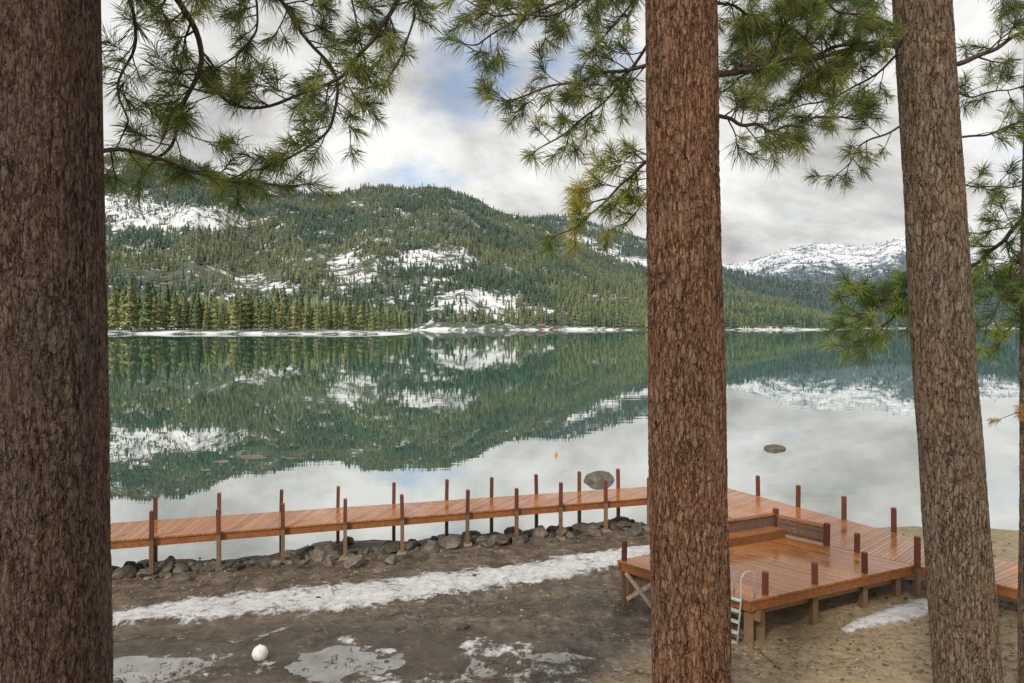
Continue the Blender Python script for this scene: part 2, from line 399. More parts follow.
def hill(name, label, prof, Ys, Yr, u0, u1, amp, snowspots, basesnow, ntree, th, tcol, seed, gs=1.0, shoreband=2.5, alt=None, density=1.0, mt=None, haze=.38, hcol=(0.105, 0.155, 0.155)):
    us = np.arange(u0, u1, 3.0); ss = np.concatenate([np.linspace(0, 0.03, 12), np.linspace(0.035, 1, 108), np.linspace(1.02, 1.45, 20)])
    U, S = np.meshgrid(us, ss)
    zr = (HZ-smooth_prof(prof, us))/F*Yr+EYE
    ZR = np.tile(zr, (len(ss), 1))
    Yv = Ys+(Yr-Ys)*S+(fbm(U*0.02, S*0+seed, 3, seed)-.5)*0.12*(Yr-Ys)*np.clip(S, 0, 1)*(1-np.clip(S, 0, 1))*4
    Yv = Yv+(fbm(U*0.03, S*0+seed+4, 4, seed+1)-.5)*0.10*Ys*np.clip(1-S*5, 0, 1)
    X = (U-512)/F*Yv
    g = np.where(S <= 1, np.clip(S, 0, 1)**gs, 1-(S-1)*1.3)
    rid = np.abs(fbm(X/(Yr*0.13), Yv/(Yr*0.3), 5, seed+7)-.5)*2
    nb = (rid-0.35)*amp*np.sin(np.pi*np.clip(S, 0, 1)*0.92)+(fbm(X/(Yr*.03), Yv/(Yr*.03), 4, seed+9)-.5)*amp*0.22
    Z = ZR*g*(1+nb)-1.5
    Z = np.where(S < 0.002, -4, Z)
    VV = HZ-(Z-EYE)/Yv*F
    sn = np.full(U.shape, float(basesnow))
    if alt is not None: sn = alt[0]+(alt[1]-alt[0])*sstep(alt[2], alt[3], Z/np.maximum(ZR, 1)+(fbm(X/300, Yv/300, 4, seed+30)-.5)*0.5)
    wob = (fbm(U/14, VV/6, 4, seed+40)-.5)
    for (cu, cv, ru, rv, k) in snowspots:
        q = ((U-cu)/ru)**2+((VV-cv)/rv)**2
        sn = np.maximum(sn, k*np.clip(1.25-q*0.60, 0, 1))
    band = (Z < shoreband+8*wob) & (S < 0.1)
    sn = np.where(band, 0.62, sn)
    ny, nx = U.shape; idx = np.arange(ny*nx).reshape(ny, nx)
    me = mk_mesh(name, np.stack([X.ravel(), Yv.ravel(), Z.ravel()], 1), gridfaces(idx), [mt or hill_m], True, attrs={'snow': sn.ravel()})
    tag(obj(name, me), label, 'hill', kind='structure')
    if not ntree: return
    n = int(ntree*3.5)
    fu = rng.random(n)*(nx-1.01); fs = 8+rng.random(n)*110.9
    iu = fu.astype(int); js = fs.astype(int); a = fu-iu; c = fs-js
    def bl(A): return (A[js, iu]*(1-a)+A[js, iu+1]*a)*(1-c)+(A[js+1, iu]*(1-a)+A[js+1, iu+1]*a)*c
    px, py, pz, ps = bl(X), bl(Yv), bl(Z), bl(sn)
    dens = fbm(px/90, py/90, 3, seed+3); d2 = fbm(px/45, py/45, 4, seed+5)
    insnow = np.clip((ps-0.40)*3.0, 0, 1)
    p = (py/Yr)*(1-insnow*np.clip(1.0-(d2-0.42)*7, 0.28, 0.90))*np.clip((dens-0.22)*3, 0.25, 1)*(pz > shoreband*0.7)*density
    ok = np.where(rng.random(n) < p)[0][:ntree]
    P = np.stack([px[ok], py[ok], pz[ok]-1], 1)
    H = th*(0.5+0.8*rng.random(len(ok)))*(1-0.4*insnow[ok])
    tone = fbm(P[:, 0]/160, P[:, 1]/160, 3, seed+13); r1 = rng.random((len(ok), 1))
    C = np.array(tcol[0])*(1-r1)+np.array(tcol[1])*r1
    w = sstep(0.40, 0.60, tone)[:, None]*0.85*(0.4+0.6*rng.random((len(ok), 1)))
    C = C*(1-w)+np.array(tcol[2])*w
    hz = np.clip((P[:, 1:2]-Ys)/(Yr-Ys), 0, 1)*haze  # distance haze, mixed into the tree colours below
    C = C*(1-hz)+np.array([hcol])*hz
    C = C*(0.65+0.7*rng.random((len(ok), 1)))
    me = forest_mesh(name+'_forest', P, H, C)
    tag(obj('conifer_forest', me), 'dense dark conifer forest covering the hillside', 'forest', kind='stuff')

prof1 = [(-200, 135), (60, 148), (110, 152), (165, 152), (205, 163), (245, 180), (300, 190), (340, 192), (375, 187), (420, 183), (452, 186),
         (480, 198), (505, 208), (545, 224), (575, 240), (610, 256), (645, 268), (690, 280), (725, 286), (780, 297), (830, 312), (870, 333), (1300, 340)]
spots1 = [(165, 218, 70, 14, .76), (120, 206, 40, 12, .74), (250, 222, 26, 6, .60), (436, 260, 44, 11, .68), (352, 270, 30, 15, .62), (335, 288, 22, 9, .58),
          (476, 302, 46, 13, .66), (497, 314, 34, 7, .58), (255, 284, 24, 8, .62), (300, 262, 20, 6, .56), (395, 300, 20, 6, .56), (410, 268, 26, 7, .56), (380, 240, 20, 5, .54), (230, 300, 30, 4, .54), (540, 310, 20, 4, .54)]
hill('hill', 'broad forested mountain slope with open snow clearings', prof1, 1000, 2600, -160, 900, 0.36, spots1, 0.20, 42000, 17.5,
     [(0.070, 0.118, 0.085), (0.112, 0.155, 0.100), (0.215, 0.235, 0.118)], 3)
prof2 = [(380, 250), (480, 228), (530, 216), (560, 213), (600, 224), (640, 234), (690, 250), (725, 267), (760, 277), (800, 283), (850, 289), (905, 292), (960, 284), (1024, 276), (1300, 262)]
spots2 = [(618, 262, 34, 5, .9), (600, 252, 20, 5, .9), (570, 240, 24, 5, .85), (640, 268, 24, 4, .9), (880, 300, 20, 3, .6)]
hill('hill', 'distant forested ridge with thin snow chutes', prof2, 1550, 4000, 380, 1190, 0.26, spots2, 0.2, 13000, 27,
     [(0.070, 0.115, 0.125), (0.095, 0.138, 0.138), (0.125, 0.158, 0.138)], 23, alt=(0.12, 0.30, .6, .95))  # tree tints shifted to blue for haze
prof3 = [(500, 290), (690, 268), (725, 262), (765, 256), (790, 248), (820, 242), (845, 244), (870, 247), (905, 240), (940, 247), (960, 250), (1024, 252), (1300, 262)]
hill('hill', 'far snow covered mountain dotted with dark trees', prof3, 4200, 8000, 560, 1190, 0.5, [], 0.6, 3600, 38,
     [(0.095, 0.135, 0.170), (0.11, 0.145, 0.175), (0.12, 0.15, 0.175)], 43, alt=(0.14, 0.68, .50, .78), density=.5, mt=hill_far, hcol=(.11, .15, .18))  # haze painted into these blue-grey tree tints

# promontory
pxs = np.linspace(-1100, -70, 140); pys = np.linspace(470, 800, 90)
PX, PY = np.meshgrid(pxs, pys)
edge = np.minimum(np.minimum(PY-(500+(fbm(PX/40, PX*0, 3, 77)-.5)*36), (-78-PX-(PY-520)*0.10)*0.6), 785-PY)
PZ = np.where(edge > 0, 2.8*(1-np.exp(-edge/16)), -1.5+edge*0.02)
me = mk_mesh('shore', np.stack([PX.ravel(), PY.ravel(), PZ.ravel()], 1), gridfaces(np.arange(PX.size).reshape(PX.shape)), [hill_m], True,
             attrs={'snow': np.where(edge < 16, 0.66, 0.46).ravel()})
tag(obj('shore', me), 'low wooded point with a snowy bank', 'shore', kind='structure')

trunk_m = simple_tint('far_trunk', 0.9, 3, 0.8, 1.2, 0)
def conifer(seed, H=1.0, n=460):
    r = np.random.default_rng(seed)
    h = 0.10+0.90*r.random(n)**0.85; a = r.random(n)*6.28
    tier = 0.75+0.25*np.sin(h*42+seed)
    rad = 0.165*np.clip(1.02-h, 0, 1)**0.58*(0.25+0.75*r.random(n)**0.5)*tier
    c = np.stack([np.cos(a)*rad, np.sin(a)*rad, h-0.25*rad], 1)
    V = np.repeat(c[:, None, :], 3, 1)
    out = np.stack([np.cos(a), np.sin(a), np.full(n, -0.35)], 1)
    sd = np.stack([-np.sin(a), np.cos(a), (r.random(n)-.5)*0.6], 1)
    s = (0.018+0.022*r.random(n))[:, None]*(1.15-h*0.55)[:, None]
    V[:, 0] += out*s*1.2; V[:, 1] += sd*s-out*s*.4; V[:, 2] += -sd*s-out*s*.4+np.array([0, 0, .02])
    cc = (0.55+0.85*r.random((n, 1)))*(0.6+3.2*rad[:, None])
    return V.reshape(-1, 3), np.arange(3*n).reshape(-1, 3), np.repeat(cc, 3, 0)
pine_v = []
tints = [(0.33, 0.36, 0.160), (0.25, 0.32, 0.150), (0.18, 0.25, 0.135), (0.37, 0.37, 0.175), (0.22, 0.28, 0.145)]
for i in range(5):
    V, Fc, cc = conifer(100+i)
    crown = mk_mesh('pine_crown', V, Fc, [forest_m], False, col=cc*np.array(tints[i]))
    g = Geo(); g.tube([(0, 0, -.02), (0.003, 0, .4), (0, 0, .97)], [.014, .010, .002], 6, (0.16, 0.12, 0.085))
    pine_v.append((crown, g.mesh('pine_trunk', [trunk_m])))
def shore_pine(x, y, z, h, k):
    e = empty('pine_tree', (x, y, z)); e.scale = (h*random.uniform(.9, 1.25), h*random.uniform(.9, 1.25), h)
    e.rotation_euler = (0, 0, random.random()*6)
    obj('crown', pine_v[k][0], e); obj('trunk', pine_v[k][1], e)
    tag(e, 'tall slender pine on the snowy far shore', 'tree', 'pines along the far shore')
for i in range(150):
    u = 92+ (322*(i+random.random())/150)
    Y = random.uniform(524, 600); x = (u-512)/F*Y
    hmax = np.interp(u, [92, 130, 180, 215, 260, 300, 350, 400, 415], [48, 52, 44, 36, 44, 36, 32, 28, 20])
    h = hmax*Y/F*random.uniform(0.40, 1.05)
    shore_pine(x, Y, 1.8, h, random.choice([0, 0, 1, 2, 3, 4]))
n = 1200
uu = rng.uniform(-100, 404, n); YY = rng.uniform(600, 775, n)
P = np.stack([(uu-512)/F*YY, YY, np.full(n, 2.2)], 1)
Hh = rng.uniform(15, 36, n)*np.interp(uu, [0, 300, 404], [1.1, 0.95, 0.65])
r1 = rng.random((n, 1)); C = (np.array([[0.15, 0.21, 0.12]])*(1-r1)+np.array([[0.27, 0.29, 0.15]])*r1)
tag(obj('pine_wood', forest_mesh('pine_wood', P, Hh, C)), 'wood of green pines on the low point', 'forest', kind='stuff')

def cabin(u, Y, z, col, roofc, w=11, d=8, h=4.0):
    b = Vector(((u-512)/F*Y, Y, z)); e = empty('cabin', b)
    g = Geo(); g.box8([(-w/2, -d/2, -2), (w/2, -d/2, -2), (w/2, d/2, -2), (-w/2, d/2, -2), (-w/2, -d/2, h), (w/2, -d/2, h), (w/2, d/2, h), (-w/2, d/2, h)], col)
    obj('wall', g.mesh('wall', [beam_m]), e)
    g = Geo(); o = .8
    for s in (-1, 1):
        p = [(-w/2-o, s*(d/2+o), h-.4), (w/2+o, s*(d/2+o), h-.4), (w/2+o, 0, h+2.4), (-w/2-o, 0, h+2.4)]
        g.box8(p+[(q[0], q[1], q[2]+.4) for q in p], roofc)
    obj('roof', g.mesh('roof', [beam_m]), e)
    g = Geo(); g.box8([(-.6, -d/2-.08, -.2), (.6, -d/2-.08, -.2), (.6, -d/2+.02, -.2), (-.6, -d/2+.02, -.2), (-.6, -d/2-.08, 2.2), (.6, -d/2-.08, 2.2), (.6, -d/2+.02, 2.2), (-.6, -d/2+.02, 2.2)], (0.3, 0.28, .25))
    obj('door', g.mesh('door', [beam_m]), e)
    for sx in (-3.2, 3.2):
        g = Geo(); g.box8([(sx-.8, -d/2-.06, 1), (sx+.8, -d/2-.06, 1), (sx+.8, -d/2+.02, 1), (sx-.8, -d/2+.02, 1), (sx-.8, -d/2-.06, 2.4), (sx+.8, -d/2-.06, 2.4), (sx+.8, -d/2+.02, 2.4), (sx-.8, -d/2+.02, 2.4)], (0.05, 0.06, .07))
        obj('window', g.mesh('window', [beam_m]), e)
    tag(e, 'small lakeside cabin among trees on the far shore', 'house', 'cabins on the far shore')
for u, Y, z, c, r in ((528, 1045, 2.5, (0.22, 0.06, 0.035), (0.2, 0.12, .1)), (541, 1050, 2.5, (0.25, 0.055, 0.035), (0.3, 0.14, .12)), (612, 1055, 2.5, (0.2, 0.13, 0.08), (0.3, 0.28, .25)),
                   (375, 1050, 2.5, (0.2, 0.12, 0.08), (0.4, 0.38, .36))):
    cabin(u, Y, z, c, r)

# ------------------------------------------------------------------ foreground trees
def trunk_part(parent, base, path, zfine, mt, seed):
    P = np.array(path); z0, z1 = zfine
    zz = np.unique(np.concatenate([np.linspace(P[0, 2], z0, 12), np.arange(z0, z1, 0.0115), np.linspace(z1, P[-1, 2], 14)]))
    cx = np.interp(zz, P[:, 2], P[:, 0]); cy = np.interp(zz, P[:, 2], P[:, 1]); rr = np.interp(zz, P[:, 2], P[:, 3])
    n = 230; A = np.linspace(0, 2*math.pi, n, endpoint=False)
    AA, ZZ = np.meshgrid(A, zz)
    wob = (fbm(AA*0+np.cos(AA)*1.2+5, ZZ*0.6+np.sin(AA)*1.2+9, 4, seed)-.5)*0.10+(fbm(np.cos(AA)*5+9, ZZ*1.6+np.sin(AA)*5, 3, seed+3)-.5)*0.06
    R = rr[:, None]*(1+wob)
    V = np.stack([cx[:, None]+np.cos(AA)*R, cy[:, None]+np.sin(AA)*R, ZZ], 2)-np.array(base)
    m = len(zz); i0 = np.arange(m*n).reshape(m, n); i1 = np.roll(i0, -1, 1)
    fs = np.stack([i0[:-1].ravel(), i1[:-1].ravel(), i1[1:].ravel(), i0[1:].ravel()], 1)
    return obj('trunk', mk_mesh('trunk', V.reshape(-1, 3), fs, [mt], True), parent)

def catmull(P, step=0.06):
    out = []
    Q = [P[0]*2-P[1]]+P+[P[-1]*2-P[-2]]
    for i in range(1, len(Q)-2):
        n = max(2, int((Q[i+1]-Q[i]).length/step))
        for k in range(n):
            t = k/n; a, b_, c_, d_ = Q[i-1], Q[i], Q[i+1], Q[i+2]
            out.append(0.5*((2*b_)+(c_-a)*t+(2*a-5*b_+4*c_-d_)*t*t+(3*b_-a-3*c_+d_)*t**3))
    out.append(P[-1]); return out
def rvec():
    while True:
        v = Vector((random.uniform(-1, 1), random.uniform(-1, 1), random.uniform(-1, 1)))
        if 0.05 < v.length < 1: return v.normalized()

class Foliage:
    def __init__(s): s.V = []; s.C = []
    def tuft(s, p, ax, n, L, col):
        ax = np.array(ax.normalized()); p = np.array(p)
        t = np.cross(ax, [0.31, 0.2, 0.93]); t /= np.linalg.norm(t)+1e-9; bt = np.cross(ax, t)
        ph = rng.random(n)*6.28; th = np.radians(8+80*rng.random(n)**0.85)
        d = ax[None]*np.cos(th)[:, None]+(t[None]*np.cos(ph)[:, None]+bt[None]*np.sin(ph)[:, None])*np.sin(th)[:, None]
        d[:, 2] -= 0.08
        l = L*(0.7+0.4*rng.random(n))[:, None]
        b0 = p[None]+ax[None]*(rng.random(n)[:, None]*0.12-0.11)
        sd = np.cross(d, rng.normal(size=(n, 3))); sd /= np.linalg.norm(sd, axis=1)[:, None]+1e-9
        w = 0.0021
        mid = b0+d*l*0.55; tip = b0+d*l; tip[:, 2] -= 0.10*l[:, 0]
        V = np.stack([b0-sd*w*.8, b0+sd*w*.8, mid+sd*w, tip, mid-sd*w], 1)
        s.V.append(V); c = np.array(col)[None]*(0.5+1.0*rng.random((n, 1)))
        s.C.append(np.repeat(c, 5, 0))
    def mesh(s, base):
        V = np.concatenate(s.V)-np.array(base); n = len(V); i = np.arange(n*5).reshape(n, 5)
        return mk_mesh('needles', V.reshape(-1, 3), i, [needle_m], False, col=np.concatenate(s.C))

GREEN = [(0.19, 0.23, 0.065), (0.125, 0.165, 0.060), (0.27, 0.285, 0.080), (0.085, 0.125, 0.050), (0.21, 0.225, 0.078)]
YEL = [(0.30, 0.31, 0.070), (0.22, 0.26, 0.065), (0.39, 0.36, 0.080), (0.14, 0.19, 0.060)]
FRESH = [(0.20, 0.27, 0.075), (0.14, 0.21, 0.070), (0.28, 0.33, 0.085), (0.10, 0.155, 0.060)]
ORA = [(0.40, 0.22, 0.07), (0.45, 0.28, .09)]
NEED = 76
TRUNKS = [(-3.0, 4.2, .62), (1.53, 6.0, .58), (4.8, 7.5, .60)]   # boles kept clear of live twigs
def clear(p):
    for x, y, r in TRUNKS:
        if math.hypot(p.x-x, p.y-y) < r: return False
    return True
def branch(parent, base, pts, r0, r1, start=0.2, sub=0.10, slen=(0.28, 0.62), pal=GREEN, L=0.168, up=0.25, label=None, need=None):
    path = catmull([at(*p) for p in pts]); m = len(path)
    rad = [r0+(r1-r0)*(i/(m-1))**0.8 for i in range(m)]
    wc = (0.080, 0.058, 0.045); need = need or NEED
    for i in range(1, m-1):
        q = path[i]*3.1; path[i] = path[i]+Vector((mnoise.noise(q), mnoise.noise(q+Vector((9, 0, 0))), mnoise.noise(q+Vector((0, 9, 0)))))*0.055
    g = Geo(); g.tube(path, rad, 8, wc); fo = Foliage()
    dist = [0]
    for i in range(1, m): dist.append(dist[-1]+(path[i]-path[i-1]).length)
    tot = dist[-1]; s = tot*start
    def twig(p, d, ln, r, depth):
        n = max(3, int(ln/0.05)); q = [p.copy()]; dd = d.copy()
        for k in range(n):
            dd = (dd+rvec()*0.16+Vector((0, 0, up*0.16))).normalized()
            q.append(q[-1]+dd*(ln/n))
        if not clear(q[-1]): return
        g.tube(q, [r*(1-0.5*k/n) for k in range(n+1)], 5, wc)
        c = random.choice(pal)
        if depth == 0 and random.random() < .06: return      # bare twig
        fo.tuft(q[-1], dd, need, L*random.uniform(.8, 1.2), c)
        if depth > 0:
            k = 3
            while k < n:
                t = (q[k]-q[k-1]).normalized(); ax = t.cross(rvec()).normalized()
                dn = (t*0.75+ax*0.8).normalized()
                twig(q[k], dn, random.uniform(0.12, 0.26), r*0.65, 0)
                k += random.choice((2, 2, 3))
    i = 0
    while s < tot:
        while i < m-2 and dist[i+1] < s: i += 1
        t = (path[i+1]-path[i]).normalized(); f = s/tot
        ax = t.cross(rvec()).normalized()
        d = (t*random.uniform(.3, .9)+ax*random.uniform(.6, 1.1)).normalized()
        ln = random.uniform(*slen)*(1.05-0.45*f)
        twig(path[i], d, ln, max(0.006, rad[i]*0.45), 1)
        s += sub*random.uniform(.5, 1.5)
    twig(path[-1], (path[-1]-path[-2]).normalized(), 0.2, r1, 1)
    o = obj('branch', g.mesh('branch', [branch_wood], base, True), parent)
    obj('needles', fo.mesh(base), o)
    if label: o['label'] = label

def pine(label, path, zf, mt, seed, branches):
    b = (path[0][0], path[0][1], path[0][2]); e = empty('pine_tree', b)
    trunk_part(e, b, path, zf, mt, seed)
    for kw in branches: branch(e, b, **kw)
    tag(e, label, 'tree', 'tall pines standing on the bank')

zb = 0.2
pine('massive dark brown pine trunk with drooping needle branches', [(-2.99, 4.2, zb, .60), (-2.99, 4.2, 1.2, .49), (-2.99, 4.2, 3, .468), (-3.00, 4.2, 6, .448), (-3.02, 4.2, 9, .42), (-3.02, 4.2, 15, .30)], (1.9, 6.4), bark_dark, 3, [
    dict(pts=[(60, -90, 4.3), (130, -50, 4.8), (178, 5, 5.1), (197, 60, 5.3), (184, 110, 5.4), (172, 145, 5.4), (150, 165, 5.4)], r0=.038, r1=.011, start=.25, slen=(.25, .6), sub=.09),
    dict(pts=[(60, 150, 4.4), (110, 150, 4.7), (160, 155, 5.0), (205, 170, 5.3), (240, 182, 5.5), (290, 186, 5.6)], r0=.018, r1=.007, start=.22, slen=(.15, .38), sub=.11),
    dict(pts=[(90, -190, 4.4), (260, -150, 5.4), (400, -60, 5.9), (388, 15, 5.9), (348, 68, 5.8), (295, 96, 5.6), (240, 106, 5.5), (205, 92, 5.4)], r0=.038, r1=.010, start=.46, slen=(.22, .5), sub=.08),
    dict(pts=[(90, -200, 4.6), (300, -140, 5.6), (400, -60, 5.9), (415, 0, 6.0), (408, 45, 6.0), (392, 72, 6.0)], r0=.025, r1=.008, start=.62, slen=(.15, .38)),
    dict(pts=[(90, -120, 4.5), (190, -70, 5.2), (262, -20, 5.7), (300, 30, 5.8), (335, 85, 5.9), (328, 130, 5.9), (285, 160, 5.8), (240, 175, 5.8)], r0=.028, r1=.008, start=.33, slen=(.2, .5), sub=.08),
    dict(pts=[(80, -60, 4.5), (120, -10, 4.9), (135, 40, 5.1), (120, 90, 5.1), (125, 130, 5.2)], r0=.018, r1=.007, start=.25, slen=(.2, .45)),
    dict(pts=[(60, -160, 4.6), (160, -100, 5.2), (240, -40, 5.5), (255, 20, 5.6), (230, 60, 5.6)], r0=.020, r1=.007, start=.45, slen=(.2, .5)),
    dict(pts=[(90, -180, 4.6), (260, -120, 5.4), (340, -50, 5.8), (350, 10, 5.9), (365, 60, 5.9)], r0=.020, r1=.007, start=.5, slen=(.2, .45)),
])
pine('straight reddish brown pine trunk with scaly bark', [(1.60, 6, zb+.2, .45), (1.59, 6, 1.4, .36), (1.575, 6, 2.86, .348), (1.53, 6, 5.5, .334), (1.476, 6, 8.86, .310), (1.46, 6, 15, .25)], (2.7, 9.0), bark_red, 13, [
    dict(pts=[(680, 140, 6), (645, 160, 6.3), (612, 192, 6.5), (588, 216, 6.5), (565, 232, 6.4)], r0=.022, r1=.007, start=.2, slen=(.2, .48), pal=YEL, sub=.055, L=.175),
    dict(pts=[(680, 60, 6), (625, 68, 6.3), (570, 85, 6.5), (520, 96, 6.6), (500, 98, 6.6)], r0=.022, r1=.007, start=.2, slen=(.2, .5)),
    dict(pts=[(680, -60, 6), (600, -20, 6.3), (540, 10, 6.5), (475, 45, 6.6)], r0=.024, r1=.007, start=.2, slen=(.25, .55), sub=.085),
    dict(pts=[(680, 10, 6), (635, 60, 6.4), (600, 105, 6.5), (570, 130, 6.5), (545, 145, 6.5)], r0=.018, r1=.007, start=.2, slen=(.2, .45), pal=YEL+GREEN, sub=.075),
    dict(pts=[(680, -100, 6), (620, -40, 6.4), (560, 10, 6.5), (500, 15, 6.5), (475, 5, 6.5)], r0=.018, r1=.007, start=.25, slen=(.25, .5), sub=.09),
    dict(pts=[(680, -60, 6), (640, -10, 6.5), (610, 30, 6.6), (590, 55, 6.6)], r0=.018, r1=.007, start=.2, slen=(.25, .45), sub=.09),
    dict(pts=[(680, 84, 6), (740, 70, 6.6), (800, 58, 7.2), (860, 42, 7.9), (905, 48, 8.2)], r0=.038, r1=.014, start=.22, slen=(.2, .5), sub=.08),
    dict(pts=[(680, 105, 6), (730, 118, 6.5), (775, 130, 6.9), (820, 118, 7.3), (870, 118, 7.7)], r0=.024, r1=.008, start=.22, slen=(.2, .45), sub=.08),
    dict(pts=[(680, -70, 6), (760, -25, 6.6), (830, 5, 7.0), (880, 25, 7.4)], r0=.022, r1=.008, start=.2, slen=(.25, .5), sub=.08),
    dict(pts=[(680, -20, 6), (735, 10, 6.6), (780, 25, 6.9), (830, 60, 7.2)], r0=.018, r1=.007, start=.2, slen=(.22, .45), sub=.08),
    dict(pts=[(680, 135, 6), (658, 170, 6.5), (645, 200, 6.7), (622, 225, 6.7)], r0=.014, r1=.006, start=.3, slen=(.15, .35), pal=YEL, sub=.08),
])
pine('leaning brown pine trunk with a thinner top', [(5.15, 7.5, zb+.1, .42), (5.07, 7.5, 1.2, .34), (5.00, 7.5, 2.08, .331), (4.77, 7.5, 5.2, .308), (4.50, 7.5, 9.58, .278), (4.2, 7.5, 14, .2)], (1.9, 9.8), bark_grey, 23, [
    dict(pts=[(925, 45, 7.5), (870, 48, 7.7), (800, 62, 7.8), (745, 75, 7.8), (725, 90, 7.8)], r0=.040, r1=.011, start=.18, slen=(.2, .55), sub=.085),
    dict(pts=[(925, 70, 7.5), (975, 58, 7.7), (1010, 40, 7.7), (1045, 25, 7.7)], r0=.040, r1=.014, start=.25, slen=(.25, .55), sub=.085),
    dict(pts=[(930, 110, 7.5), (890, 130, 7.7), (860, 150, 7.8), (845, 168, 7.8)], r0=.016, r1=.006, start=.3, slen=(.18, .38)),
    dict(pts=[(935, 140, 7.5), (980, 135, 7.8), (1030, 120, 7.8)], r0=.018, r1=.008, start=.25, slen=(.25, .5)),
    dict(pts=[(925, -50, 7.5), (980, -20, 7.7), (1040, -10, 7.8)], r0=.018, r1=.008, start=.2, slen=(.25, .55), sub=.085),
    dict(pts=[(925, -10, 7.5), (870, -5, 7.7), (800, 15, 7.8), (750, 40, 7.8)], r0=.02, r1=.008, start=.18, slen=(.2, .55), sub=.085),
    dict(pts=[(925, 30, 7.5), (880, 70, 7.8), (830, 100, 7.9), (770, 110, 7.9)], r0=.016, r1=.007, start=.25, slen=(.2, .45), sub=.085),
    dict(pts=[(925, 80, 7.5), (965, 95, 7.8), (1000, 90, 7.9), (1030, 85, 8)], r0=.014, r1=.007, start=.3, slen=(.2, .45), sub=.09),
    dict(pts=[(930, 165, 7.5), (960, 185, 7.9), (1000, 188, 8), (1035, 180, 8)], r0=.012, r1=.007, start=.3, slen=(.2, .42)),
])
pine('grey barked pine trunk with low green branches', [(6.36, 8, zb+.1, .40), (6.33, 8, 1.6, .328), (6.32, 8, 4, .308), (6.32, 8, 8, .28), (6.3, 8, 13, .2)], (1.6, 8.5), bark_grey, 33, [
    dict(pts=[(1050, 185, 8), (1018, 225, 8.3), (980, 262, 8.5), (940, 285, 8.6), (895, 298, 8.4), (855, 322, 8.3)], r0=.034, r1=.009, start=.25, slen=(.22, .55), pal=FRESH, sub=.07, L=.18, need=72),
    dict(pts=[(980, 262, 8.5), (930, 280, 8.5), (885, 292, 8.4), (848, 296, 8.3)], r0=.014, r1=.007, start=.5, slen=(.2, .45), pal=FRESH, sub=.055, L=.18, need=72),
    dict(pts=[(940, 285, 8.6), (905, 310, 8.4), (870, 335, 8.3), (848, 347, 8.3)], r0=.012, r1=.007, start=.3, slen=(.2, .42), pal=FRESH, sub=.065, L=.18, need=72),
    dict(pts=[(1050, 240, 8), (1022, 270, 8.2), (1000, 295, 8.2), (985, 335, 8.2)], r0=.018, r1=.007, start=.2, slen=(.2, .5), pal=FRESH, sub=.06, L=.17),
    dict(pts=[(1050, 205, 8), (1020, 225, 8.2), (985, 232, 8.3)], r0=.012, r1=.007, start=.2, slen=(.2, .45), pal=FRESH, sub=.06, L=.17),
    dict(pts=[(1050, 290, 8), (1025, 310, 8.2), (1005, 335, 8.2)], r0=.012, r1=.007, start=.3, slen=(.2, .35), pal=FRESH, sub=.08, L=.17),
    dict(pts=[(1050, 405, 8), (1025, 412, 7.8), (1008, 416, 7.7)], r0=.008, r1=.004, start=.6, slen=(.08, .14), pal=ORA, L=.10, sub=.14, label='small dead orange needle twig'),
])

# ------------------------------------------------------------------ dock
ZD = 1.05
def dk(u, v): return lvl(u, v, ZD)
A0, A1 = dk(107, 541), dk(645, 498); B0, B1 = dk(107, 523), dk(645, 486)
dA = (A1-A0).normalized(); dB = (B1-B0).normalized()
A0 = A0-dA*4; B0 = B0-dB*4
J = A1+dA*0.8; C = Vector((6.2, 21.6, ZD))
Lc, Fc_, Rc = dk(617, 560), dk(750, 601), dk(915, 565)
Bc = Lc+Rc-Fc_
K = Vector((9.15, 16.3, ZD)); Kb = C+(K-C)*0.72; Kr = Vector((9.65, 15.5, ZD))
E = Vector((11.3, 10.95, ZD)); E2 = Vector((12.9, 10.65, ZD))
dock_base = Vector((A0.x, A0.y, 0))
dock = empty('dock', dock_base)
tag(dock, 'wooden boardwalk and deck with short brown posts over the shore', 'dock')
g = Geo()
def boards(a0, a1, b0, b1, w=0.095, gap=0.008):
    n = max(1, int((a1-a0).length/w))
    for i in range(n):
        t0 = i/n; t1 = (i+1)/n-gap/((a1-a0).length)
        p = [a0.lerp(a1, t0), a0.lerp(a1, t1), b0.lerp(b1, t1), b0.lerp(b1, t0)]
        dz = random.uniform(-.002, .002)
        k = random.uniform(.7, 1.2); gr = random.uniform(0, .12)
        c = (0.43*k*(1-gr)+.30*gr, 0.158*k*random.uniform(.92, 1.12)*(1-gr)+.20*gr, 0.045*k*(1-gr)+.12*gr)
        g.box8([q+Vector((0, 0, -.04+dz)) for q in p]+[q+Vector((0, 0, dz)) for q in p], c)
boards(A0, J, B0, C)
boards(J, Bc, C, Kb); boards(Bc, Rc, Kb, Kr); boards(Rc, E, Kr, E2)
boards(Fc_, Rc-(Rc-Fc_).normalized()*.01, Lc, Bc-(Rc-Fc_).normalized()*.01)
obj('deck', g.mesh('deck', [deck_m], dock_base), dock)
def fascia(p, q, h=.17, c=(0.31, 0.118, 0.040)):
    gg = Geo(); gg.beam(p+Vector((0, 0, -.042-h/2)), q+Vector((0, 0, -.042-h/2)), .045, h, c)
    obj('fascia', gg.mesh('fascia', [beam_m], dock_base), dock)
inn = lambda p, q, s: Vector((-(q-p).normalized().y, (q-p).normalized().x, 0))*s
def edge_fascia(p, q, s=.05): o = inn(p, q, s); fascia(p+o, q+o)
edge_fascia(A0, J); edge_fascia(C, B0); edge_fascia(Lc, Fc_); edge_fascia(Fc_, Rc); edge_fascia(Rc, E); edge_fascia(J, Bc, -.05)
edge_fascia(Kb, C); edge_fascia(Kr, Kb); edge_fascia(E2, Kr); edge_fascia(Bc, Lc)

